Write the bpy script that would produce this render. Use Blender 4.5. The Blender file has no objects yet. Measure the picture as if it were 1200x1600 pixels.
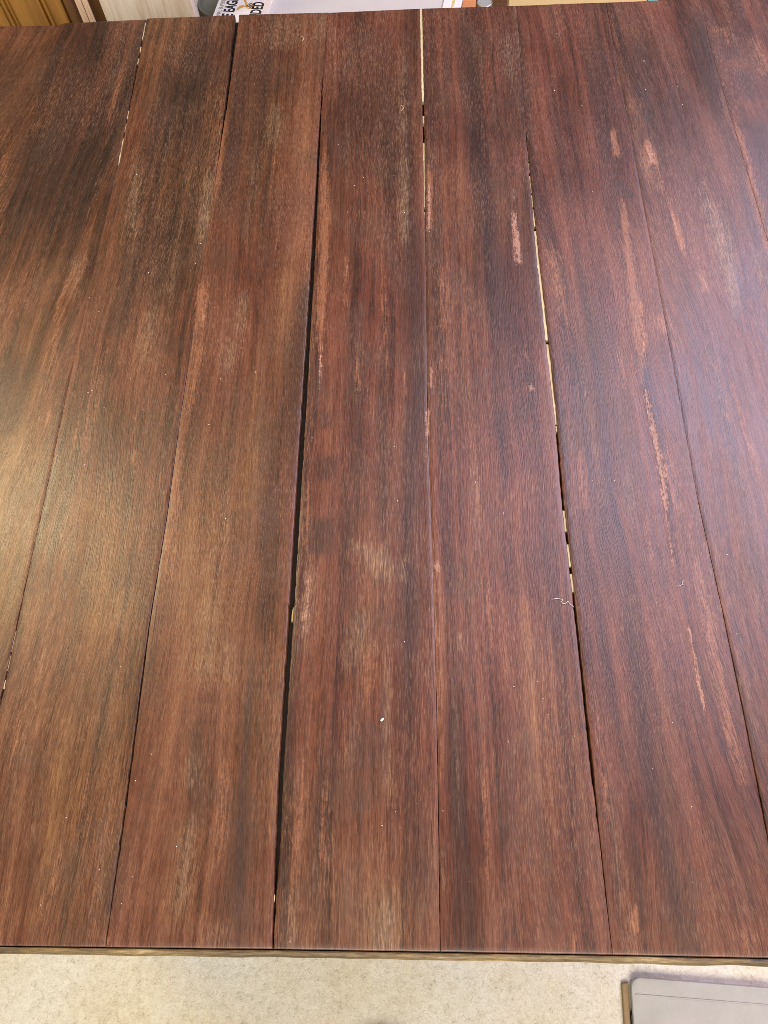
import bpy, bmesh, math, random
import numpy as np
from mathutils import Matrix, Vector

S = bpy.context.scene
COL = S.collection
rng = np.random.default_rng(7)
random.seed(7)

# ------------------------------------------------------------------ camera
W = 0.14                                   # nominal board width in metres
FPX = 1100.0                               # focal length in pixels of the 1200 x 1600 photograph
PITCH, YAW, ROLL = 1.1547, -0.1030, -0.1061
CAM = np.array([3.8694 * W, 0.7039 * W, 4.8426 * W])
LEN = 8.8331 * W                           # table depth, near edge to far edge
FLOOR_Z = -0.75                            # table top is z = 0


def cam_axes():
    cp, sp = math.cos(PITCH), math.sin(PITCH)
    fw = np.array([math.sin(YAW) * cp, math.cos(YAW) * cp, -sp])
    r = np.cross(fw, [0, 0, 1]); r /= np.linalg.norm(r)
    u = np.cross(r, fw)
    return (r * math.cos(ROLL) + u * math.sin(ROLL), -r * math.sin(ROLL) + u * math.cos(ROLL), fw)


RT, UP, FW = cam_axes()


def ray(u, v):
    return FW + RT * (u - 600) / FPX - UP * (v - 800) / FPX


def at_z(u, v, z=0.0):
    d = ray(u, v); t = (z - CAM[2]) / d[2]
    return CAM + d * t


def at_y(u, v, y):
    d = ray(u, v); t = (y - CAM[1]) / d[1]
    return CAM + d * t


def to_px(P):
    q = P - CAM
    x, y, z = q @ RT, q @ UP, q @ FW
    return 600 + FPX * x / z, 800 - FPX * y / z


cd = bpy.data.cameras.new('camera'); cam = bpy.data.objects.new('camera', cd); COL.objects.link(cam)
m = Matrix(((RT[0], UP[0], -FW[0]), (RT[1], UP[1], -FW[1]), (RT[2], UP[2], -FW[2]))).to_4x4()
m.translation = Vector(CAM)
cam.matrix_world = m
cd.sensor_fit = 'VERTICAL'; cd.sensor_height = 36.0; cd.lens = FPX / 1600 * 36.0
cd.clip_start = 0.02; cd.clip_end = 100
S.camera = cam

# ------------------------------------------------------------------ world and lamps
wd = bpy.data.worlds.new('World'); S.world = wd; wd.use_nodes = True
bg = wd.node_tree.nodes['Background']
bg.inputs[0].default_value = (1.0, 0.93, 0.86, 1); bg.inputs[1].default_value = 0.11
S.view_settings.view_transform = 'Standard'; S.view_settings.look = 'None'
S.cycles.filter_width = 0.85
S.view_settings.exposure = 0.0; S.view_settings.gamma = 1.0


def area(name, loc, target, sx, sy, watts, col):
    l = bpy.data.lights.new(name, 'AREA'); l.shape = 'RECTANGLE'; l.size = sx; l.size_y = sy
    l.energy = watts; l.color = col
    o = bpy.data.objects.new(name, l); COL.objects.link(o)
    o.location = loc
    o.rotation_euler = (Vector(target) - Vector(loc)).to_track_quat('-Z', 'Y').to_euler()
    return o


def mirror(u, v, dist):
    """the place a lamp has to stand for its gleam to fall on this point of the table top"""
    p = at_z(u, v); d = ray(u, v); d = d / np.linalg.norm(d); d[2] = -d[2]
    return tuple(p + d * dist)


MID = (0.55, 0.55, 0.0)
area('doorway_light', (0.75, -1.7, 1.7), (0.55, 0.2, -0.2), 2.4, 1.6, 112, (1.0, 0.93, 0.82))
area('window_light', mirror(1230, 700, 2.1), at_z(1230, 700), 1.6, 1.7, 88, (0.84, 0.74, 1.0))
area('warm_lamp', mirror(-20, 800, 1.6), at_z(30, 800), 0.36, 0.40, 22, (1.0, 0.80, 0.47))


# ------------------------------------------------------------------ node helpers
class NT:
    def __init__(s, name):
        s.mat = bpy.data.materials.new(name); s.mat.use_nodes = True
        s.t = s.mat.node_tree; s.n = s.t.nodes; s.b = s.n['Principled BSDF']
        s.b.inputs['Roughness'].default_value = 0.6

    def put(s, sock, v):
        if isinstance(v, (int, float)): sock.default_value = v
        elif isinstance(v, (tuple, list)):
            sock.default_value = tuple(v) + ((1,) if len(v) == 3 and sock.type == 'RGBA' else ())
        else: s.t.links.new(v, sock)

    def math(s, op, a, b=0.0, c=0.0, clamp=False):
        n = s.n.new('ShaderNodeMath'); n.operation = op; n.use_clamp = clamp
        for i, v in enumerate((a, b, c)): s.put(n.inputs[i], v)
        return n.outputs[0]

    def attr(s, name):
        n = s.n.new('ShaderNodeAttribute'); n.attribute_name = name; return n

    def coord(s, kind='Object'):
        return s.n.new('ShaderNodeTexCoord').outputs[kind]

    def sep(s, v):
        n = s.n.new('ShaderNodeSeparateXYZ'); s.put(n.inputs[0], v); return n.outputs

    def com(s, x, y, z):
        n = s.n.new('ShaderNodeCombineXYZ')
        for i, v in enumerate((x, y, z)): s.put(n.inputs[i], v)
        return n.outputs[0]

    def vmul(s, v, k):
        n = s.n.new('ShaderNodeVectorMath'); n.operation = 'MULTIPLY'; s.put(n.inputs[0], v); n.inputs[1].default_value = k
        return n.outputs[0]

    def noise(s, v, scale=1.0, detail=2.0, rough=0.5, dist=0.0):
        n = s.n.new('ShaderNodeTexNoise'); s.put(n.inputs['Vector'], v)
        n.inputs['Scale'].default_value = scale; n.inputs['Detail'].default_value = detail
        n.inputs['Roughness'].default_value = rough; n.inputs['Distortion'].default_value = dist
        return n.outputs[0]

    def ramp(s, f, stops, mode='LINEAR'):
        n = s.n.new('ShaderNodeValToRGB'); s.put(n.inputs[0], f); e = n.color_ramp.elements
        n.color_ramp.interpolation = mode
        while len(e) < len(stops): e.new(0.5)
        for el, (p, c) in zip(e, stops):
            el.position = p; el.color = (c, c, c, 1) if isinstance(c, (int, float)) else tuple(c) + (1,)
        return n.outputs[0]

    def mix(s, f, a, b, mode='MIX'):
        n = s.n.new('ShaderNodeMix'); n.data_type = 'RGBA'; n.blend_type = mode
        s.put(n.inputs['Factor'], f); s.put(n.inputs['A'], a) if False else None
        ca, cb = [i for i in n.inputs if i.type == 'RGBA']
        s.put(ca, a); s.put(cb, b)
        return [o for o in n.outputs if o.type == 'RGBA'][0]

    def bump(s, h, strength, dist=0.001):
        n = s.n.new('ShaderNodeBump'); s.put(n.inputs['Height'], h)
        n.inputs['Strength'].default_value = strength; n.inputs['Distance'].default_value = dist
        s.t.links.new(n.outputs[0], s.b.inputs['Normal'])

    def out(s, col=None, rough=None, spec=None, metal=None):
        if col is not None: s.put(s.b.inputs['Base Color'], col)
        if rough is not None: s.put(s.b.inputs['Roughness'], rough)
        if spec is not None: s.put(s.b.inputs['Specular IOR Level'], spec)
        if metal is not None: s.put(s.b.inputs['Metallic'], metal)
        return s.mat


def board_material():
    k = NT('weathered_red_hardwood')
    g = k.attr('grain').outputs['Vector']
    gx, gy, gz = k.sep(g)
    wr = k.attr('wear'); wc = k.n.new('ShaderNodeSeparateColor'); k.t.links.new(wr.outputs['Color'], wc.inputs[0])
    D, O, P, SC = wc.outputs[0], wc.outputs[1], wc.outputs[2], wr.outputs['Alpha']
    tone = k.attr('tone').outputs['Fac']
    gold = k.attr('gold').outputs['Fac']

    def fibre(sx, sy, detail=2.0, rough=0.5, dist=0.0):
        return k.noise(k.com(k.math('MULTIPLY', gx, sx), k.math('MULTIPLY', gy, sy), gz), 1.0, detail, rough, dist)
    broad = fibre(46, 1.5, 4, 0.6, 0.25)
    med = fibre(170, 3.6, 3, 0.6, 0.15)
    band = fibre(105, 0.55, 2, 0.6, 0.08)
    fine = fibre(760, 40, 2, 0.7)
    pore = fibre(1500, 105, 1, 0.6, 0.25)
    pore2 = fibre(1350, 90, 1, 0.5, 0.2)
    blot = k.noise(k.com(k.math('MULTIPLY', gx, 26), k.math('MULTIPLY', gy, 11), k.math('ADD', gz, 3.3)), 1.0, 5, 0.62, 0.4)
    fleck = k.noise(k.com(k.math('MULTIPLY', gx, 420), k.math('MULTIPLY', gy, 210), gz), 1.0, 3, 0.65, 0.9)
    patch = k.noise(k.com(k.math('MULTIPLY', gx, 13), k.math('MULTIPLY', gy, 5), k.math('ADD', gz, 8.1)), 1.0, 3, 0.6, 0.3)
    # heartwood tone
    f = k.math('MULTIPLY', broad, 0.30)
    f = k.math('MULTIPLY_ADD', band, 0.26, f)
    f = k.math('MULTIPLY_ADD', med, 0.22, f)
    f = k.math('MULTIPLY_ADD', fine, 0.30, k.math('ADD', f, -0.04))
    f = k.math('MULTIPLY_ADD', k.math('SUBTRACT', f, 0.5), 1.22, 0.487)
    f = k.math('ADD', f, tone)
    f = k.math('MULTIPLY_ADD', patch, 0.22, k.math('ADD', f, -0.105))
    col = k.ramp(f, [(0.27, (0.014, 0.0070, 0.0055)), (0.41, (0.048, 0.0160, 0.0088)), (0.50, (0.092, 0.0285, 0.0145)),
                     (0.60, (0.135, 0.046, 0.0240)), (0.74, (0.220, 0.094, 0.046))])
    # yellower timber on some boards, plus warm light tinted in by the G strokes
    col = k.mix(gold, col, k.mix(1.0, col, (1.12, 1.50, 1.0), 'MULTIPLY'))
    # grey-brown weathering in blotches
    gm = k.math('MULTIPLY', k.ramp(blot, [(0.50, 0.0), (0.66, 1.0)]), 0.42)
    col = k.mix(gm, col, k.mix(fine, (0.030, 0.0155, 0.0095), (0.098, 0.054, 0.030)))
    # worn marks: ragged by the fibre
    rag = k.math('MULTIPLY_ADD', k.math('ADD', med, fine), 0.5, -0.5)
    rag2 = k.math('MULTIPLY_ADD', fleck, 1.0, -0.5)

    def mask(s, gain, thr=0.45, soft=0.25, use2=0.6):
        a = k.math('MULTIPLY_ADD', rag, gain, s)
        a = k.math('MULTIPLY_ADD', rag2, use2, a)
        n = k.n.new('ShaderNodeMapRange'); n.interpolation_type = 'SMOOTHSTEP'
        k.put(n.inputs[0], a); n.inputs[1].default_value = thr - soft; n.inputs[2].default_value = thr + soft
        on = k.math('MULTIPLY', n.outputs[0], k.ramp(s, [(0.02, 0.0), (0.2, 1.0)]))
        return on
    col = k.mix(k.math('MULTIPLY', mask(D, 1.5, 0.44, 0.5, 0.35), 0.82), col, k.mix(fine, (0.013, 0.0075, 0.0060), (0.044, 0.022, 0.015)))
    col = k.mix(k.math('MULTIPLY', mask(O, 2.2, 0.52, 0.38, 1.1), 0.66), col, k.mix(fine, (0.16, 0.055, 0.023), (0.36, 0.165, 0.080)))
    col = k.mix(k.math('MULTIPLY', k.math('MULTIPLY', mask(P, 2.0, 0.50, 0.50, 0.9), k.ramp(pore, [(0.36, 0.35), (0.56, 1.0)])), 0.50), col, k.mix(fine, (0.090, 0.058, 0.032), (0.27, 0.190, 0.110)))
    col = k.mix(k.math('MULTIPLY', mask(SC, 2.0, 0.58, 0.22, 1.5), 0.74), col, k.mix(fleck, (0.20, 0.085, 0.052), (0.50, 0.29, 0.20)))
    # open pores: pale dashes (dust in the pores) and dark dashes
    amt = k.math('MULTIPLY_ADD', P, 0.75, k.ramp(patch, [(0.36, 0.10), (0.66, 0.62)]))
    pale = k.math('MULTIPLY', k.ramp(pore, [(0.50, 0.0), (0.70, 1.0)]), amt, 0.0, True)
    col = k.mix(pale, col, k.mix(0.7, col, (0.29, 0.165, 0.090)))
    dark = k.math('MULTIPLY', k.ramp(pore2, [(0.34, 1.0), (0.47, 0.0)]), k.math('MULTIPLY_ADD', gold, 0.40, 0.28))
    col = k.mix(dark, col, k.mix(1.0, col, (0.34, 0.32, 0.32), 'MULTIPLY'))
    grit = k.math('MULTIPLY_ADD', fleck, 0.7, 0.65)
    col = k.mix(1.0, col, k.com(grit, grit, grit), 'MULTIPLY')
    r = k.math('MULTIPLY_ADD', med, 0.20, 0.24)
    r = k.math('MULTIPLY_ADD', blot, 0.14, r)
    r = k.math('MULTIPLY_ADD', SC, 0.2, r)
    r = k.math('MULTIPLY_ADD', patch, 0.22, k.math('ADD', r, -0.11))
    h = k.math('MULTIPLY_ADD', pore2, 0.7, fine)
    h = k.math('MULTIPLY_ADD', fleck, 0.4, h)
    k.bump(h, 0.34, 0.0005)
    return k.out(col, r, 0.52)


def plain_wood(name, c1, c2, sx=60, axis='Z', rough=0.5, bumpiness=0.3):
    k = NT(name)
    x, y, z = k.sep(k.coord())
    if axis == 'Z': v = k.com(k.math('MULTIPLY', x, sx), k.math('MULTIPLY', y, sx), k.math('MULTIPLY', z, 3))
    elif axis == 'X': v = k.com(k.math('MULTIPLY', x, 5), k.math('MULTIPLY', y, sx), k.math('MULTIPLY', z, sx))
    else: v = k.com(k.math('MULTIPLY', x, sx), k.math('MULTIPLY', y, 3), k.math('MULTIPLY', z, sx))
    n = k.noise(v, 1.0, 4, 0.6, 0.4)
    n2 = k.noise(v, 6.0, 2, 0.5)
    f = k.math('MULTIPLY_ADD', n2, 0.3, k.math('MULTIPLY', n, 0.7))
    col = k.ramp(f, [(0.35, c1), (0.62, c2)])
    k.bump(n2, bumpiness, 0.001)
    return k.out(col, rough)


def plain(name, c, rough=0.5, spread=0.12, scale=30, metal=0.0, bumpy=0.05):
    k = NT(name)
    n = k.noise(k.coord(), scale, 4, 0.6)
    lo = tuple(max(0, a * (1 - spread)) for a in c); hi = tuple(min(1, a * (1 + spread)) for a in c)
    k.bump(n, bumpy, 0.002)
    return k.out(k.mix(n, lo, hi), rough, metal=metal)


M_BOARD = board_material()
M_TONGUE = plain_wood('bare_pale_wood', (0.36, 0.28, 0.14), (0.60, 0.51, 0.31), 300, 'Y', 0.7)
M_DARK = plain('dark_old_timber', (0.030, 0.018, 0.012), 0.8)
M_LEG = plain_wood('dark_table_frame', (0.045, 0.022, 0.014), (0.10, 0.045, 0.028), 60, 'Z', 0.5)


def trim_material():
    k = NT('worn_edge_wood')
    x, y, z = k.sep(k.coord())
    a = k.noise(k.com(k.math('MULTIPLY', x, 14), k.math('MULTIPLY', y, 60), k.math('MULTIPLY', z, 60)), 1, 5, 0.65)
    b = k.noise(k.com(k.math('MULTIPLY', x, 70), k.math('MULTIPLY', y, 900), k.math('MULTIPLY', z, 900)), 1, 3, 0.6)
    f = k.math('MULTIPLY_ADD', b, 0.4, k.math('MULTIPLY', a, 0.62))
    col = k.ramp(f, [(0.36, (0.022, 0.013, 0.006)), (0.48, (0.098, 0.062, 0.022)), (0.58, (0.185, 0.125, 0.046)), (0.72, (0.42, 0.32, 0.16))])
    k.bump(b, 0.5, 0.001)
    return k.out(col, 0.5)


M_TRIM = trim_material()


def concrete_material():
    k = NT('pale_concrete')
    c = k.coord()
    big = k.noise(c, 3.0, 4, 0.6)
    mid = k.noise(c, 90.0, 4, 0.7, 0.5)
    grn = k.noise(c, 330.0, 3, 0.7, 0.6)
    pit = k.noise(c, 85.0, 3, 0.5, 0.5)
    col = k.ramp(k.math('MULTIPLY_ADD', mid, 0.5, k.math('MULTIPLY', grn, 0.5)),
                 [(0.30, (0.33, 0.29, 0.22)), (0.43, (0.62, 0.585, 0.51)), (0.60, (0.76, 0.735, 0.67))])
    col = k.mix(k.ramp(big, [(0.40, 0.0), (0.60, 0.8)]), col, k.mix(1.0, col, (0.90, 0.82, 0.64), 'MULTIPLY'))
    col = k.mix(k.ramp(pit, [(0.69, 0.0), (0.78, 0.45)]), col, (0.26, 0.20, 0.14))
    k.bump(k.math('MULTIPLY_ADD', mid, 0.6, grn), 0.5, 0.002)
    return k.out(col, 0.75)


# ------------------------------------------------------------------ object helpers
def link_mesh(name, me, mat, parent=None):
    o = bpy.data.objects.new(name, me); COL.objects.link(o)
    if mat: me.materials.append(mat)
    if parent: o.parent = parent
    return o


def obj(name, bm, mat, parent=None, smooth=False, origin=None):
    me = bpy.data.meshes.new(name)
    bmesh.ops.recalc_face_normals(bm, faces=bm.faces)
    if origin is not None: bmesh.ops.translate(bm, verts=bm.verts, vec=-Vector(origin))
    bm.to_mesh(me); bm.free()
    if smooth:
        me.polygons.foreach_set('use_smooth', [True] * len(me.polygons))
    o = link_mesh(name, me, mat, parent)
    if origin is not None: o.location = origin
    return o


def tag(o, label=None, cat=None, group=None, kind=None):
    for a, b in (('label', label), ('category', cat), ('group', group), ('kind', kind)):
        if b: o[a] = b
    return o


def empty(name, loc, label, cat, group=None):
    o = bpy.data.objects.new(name, None); COL.objects.link(o); o.location = loc; o.empty_display_size = 0.05
    return tag(o, label, cat, group)


def box(bm, lo, hi, bevel=0.0, seg=2):
    r = bmesh.ops.create_cube(bm, size=1.0)
    vs = r['verts']
    for v in vs:
        v.co = Vector([lo[i] + (v.co[i] + 0.5) * (hi[i] - lo[i]) for i in range(3)])
    if bevel:
        es = list({e for v in vs for e in v.link_edges})
        bmesh.ops.bevel(bm, geom=es, offset=bevel, segments=seg, affect='EDGES', profile=0.5)


def nbox(lo, hi, bevel=0.0, seg=2):
    bm = bmesh.new(); box(bm, lo, hi, bevel, seg); return bm


def prism(pts, z0, z1, bevel=0.0):
    """closed outline in x, y raised from z0 to z1"""
    bm = bmesh.new()
    f = bm.faces.new([bm.verts.new((p[0], p[1], z0)) for p in pts])
    r = bmesh.ops.extrude_face_region(bm, geom=[f])
    for v in [g for g in r['geom'] if isinstance(g, bmesh.types.BMVert)]: v.co.z = z1
    bmesh.ops.recalc_face_normals(bm, faces=bm.faces)
    if bevel:
        es = [e for e in bm.edges if abs(e.verts[0].co.z - z1) < 1e-6 and abs(e.verts[1].co.z - z1) < 1e-6]
        bmesh.ops.bevel(bm, geom=es, offset=bevel, segments=2, affect='EDGES', profile=0.5)
    return bm


def tube(pts, rad, sides=6):
    bm = bmesh.new(); rings = []
    pts = [Vector(p) for p in pts]
    for i, p in enumerate(pts):
        t = (pts[min(i + 1, len(pts) - 1)] - pts[max(i - 1, 0)]).normalized()
        a = t.cross(Vector((0, 0, 1)));  a = a.normalized() if a.length > 1e-6 else Vector((1, 0, 0))
        b = t.cross(a)
        rings.append([bm.verts.new(p + (a * math.cos(q) + b * math.sin(q)) * rad)
                      for q in [2 * math.pi * j / sides for j in range(sides)]])
    for r0, r1 in zip(rings, rings[1:]):
        for j in range(sides):
            bm.faces.new((r0[j], r0[(j + 1) % sides], r1[(j + 1) % sides], r1[j]))
    bm.faces.new(rings[0]); bm.faces.new(rings[-1])
    return bm


# ------------------------------------------------------------------ floor
fl = nbox((-6, -5, FLOOR_Z - 0.1), (7, 8, FLOOR_Z))
tag(obj('floor', fl, concrete_material()), kind='structure')

# ------------------------------------------------------------------ joints between the boards
# each joint: the line it follows and how wide it gapes along its length (photo pixels, turned into table metres)
JOINT = {
    0: [(95, 25), (90, 43), (50, 187), (0, 372), (-60, 590), (-290, 1478)],
    1: [(230, 20), (228, 30), (204, 155), (185, 255), (140, 452), (93, 667), (70, 777), (40, 913), (7, 1067), (-95, 1478)],
    2: [(372, 15), (370, 27), (355, 150), (338, 270), (313, 450), (282, 650), (262, 800), (232, 985), (200, 1230), (165, 1480)],
    3: [(513, 10), (512, 25), (503, 140), (489, 400), (477, 600), (464, 800), (452, 1000), (439, 1200), (426, 1483)],
    4: [(658, 5), (658, 15), (662, 200), (666, 480), (668, 650), (680, 1000), (684, 1200), (688, 1487)],
    5: [(806, 0), (809, 40), (824, 235), (840, 400), (868, 650), (880, 790), (893, 900), (925, 1200), (957, 1492)],
    6: [(945, -8), (947, 5), (957, 60), (1020, 400), (1090, 780), (1130, 960), (1165, 1130), (1200, 1310), (1236, 1497)],
    7: [(1092, -10), (1110, 75), (1165, 260), (1198, 370), (1330, 820), (1530, 1503)],
}
GAP = {
    0: [(0, .15), (1600, .3)],
    1: [(20, 1.8), (100, 2.2), (255, 2.2), (268, .12), (600, .25), (700, .5), (880, .6), (950, 1.6), (1070, 2.6), (1478, 2.0)],
    2: [(15, 6.5), (60, 6.5), (150, 4.5), (220, 2), (300, .4), (450, .15), (560, .5), (600, .9), (800, 1.0), (950, 1.5), (1150, 3.0), (1300, 3.2), (1440, 1.5), (1480, 1.5)],
    3: [(10, .3), (110, .5), (140, 1.6), (200, 3.2), (300, 4.6), (400, 6.4), (600, 7.2), (800, 8.4), (1000, 8.8), (1200, 8.8), (1350, 7), (1390, 4.5), (1440, 3.2), (1483, 2)],
    4: [(5, 4.2), (150, 3.4), (170, 2.6), (320, 2.2), (350, .5), (400, .2), (560, .2), (600, .7), (720, .6), (760, .12), (900, .12), (980, .4), (1000, .6), (1200, .9), (1487, 1.1)],
    5: [(0, .12), (200, .2), (230, .9), (250, 1.3), (330, 2), (350, 3), (450, 3.9), (530, 3.9), (670, 3.2), (700, 3), (850, 3), (920, 3.4), (1000, 3.8), (1150, 4.6), (1200, 4.6), (1300, 2.2), (1350, 2.0), (1492, .9)],
    6: [(-10, .8), (50, .8), (80, .08), (600, .08), (720, .12), (800, .6), (950, 1.0), (1130, 1.7), (1310, 2.4), (1497, 2.4)],
    7: [(-10, .2), (370, .4), (1500, 1)],
}
SLIP = {  # pale filler showing in a joint: stretches by photo row
    1: [(34, 60), (72, 80), (90, 98), (172, 184), (192, 204), (215, 258), (985, 1018), (1024, 1048), (1062, 1076)],
    4: [(8, 157), (180, 191), (222, 322), (330, 338)],
    5: [(233, 250), (254, 268), (274, 300), (304, 322), (326, 352), (360, 530), (537, 662), (665, 673), (797, 829), (850, 884), (896, 924)],
    6: [(2, 12), (22, 34), (44, 62)],
}


def smooth_noise(y, n, seed, amp):
    r = np.random.default_rng(seed)
    k = r.normal(size=n)
    return amp * np.interp(y, np.linspace(-0.05, LEN + 0.05, n), k)


def joint_curve(j):
    """returns functions y -> centre x and y -> half gap, in metres"""
    if j in JOINT:
        pts = np.array([at_z(u, v) for u, v in JOINT[j]]); o = np.argsort(pts[:, 1]); pts = pts[o]
        gv = np.array([v for v, _ in GAP[j]], float); gw = np.array([w for _, w in GAP[j]], float)
        gy, gm = [], []
        for v, w in zip(gv, gw):
            u = np.interp(v, [q[1] for q in JOINT[j]], [q[0] for q in JOINT[j]])
            a, b = at_z(u - w / 2, v), at_z(u + w / 2, v)
            gy.append(a[1]); gm.append((b[0] - a[0]) / 2)
        gy, gm = np.array(gy), np.array(gm); o = np.argsort(gy)
        return (lambda y: np.interp(y, pts[:, 1], pts[:, 0])), (lambda y: np.interp(y, gy[o], gm[o]))
    return (lambda y: np.full_like(np.asarray(y, float), j * W)), (lambda y: np.full_like(np.asarray(y, float), 0.0004))


CURVE = {j: joint_curve(j) for j in range(-1, 9)}

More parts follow.
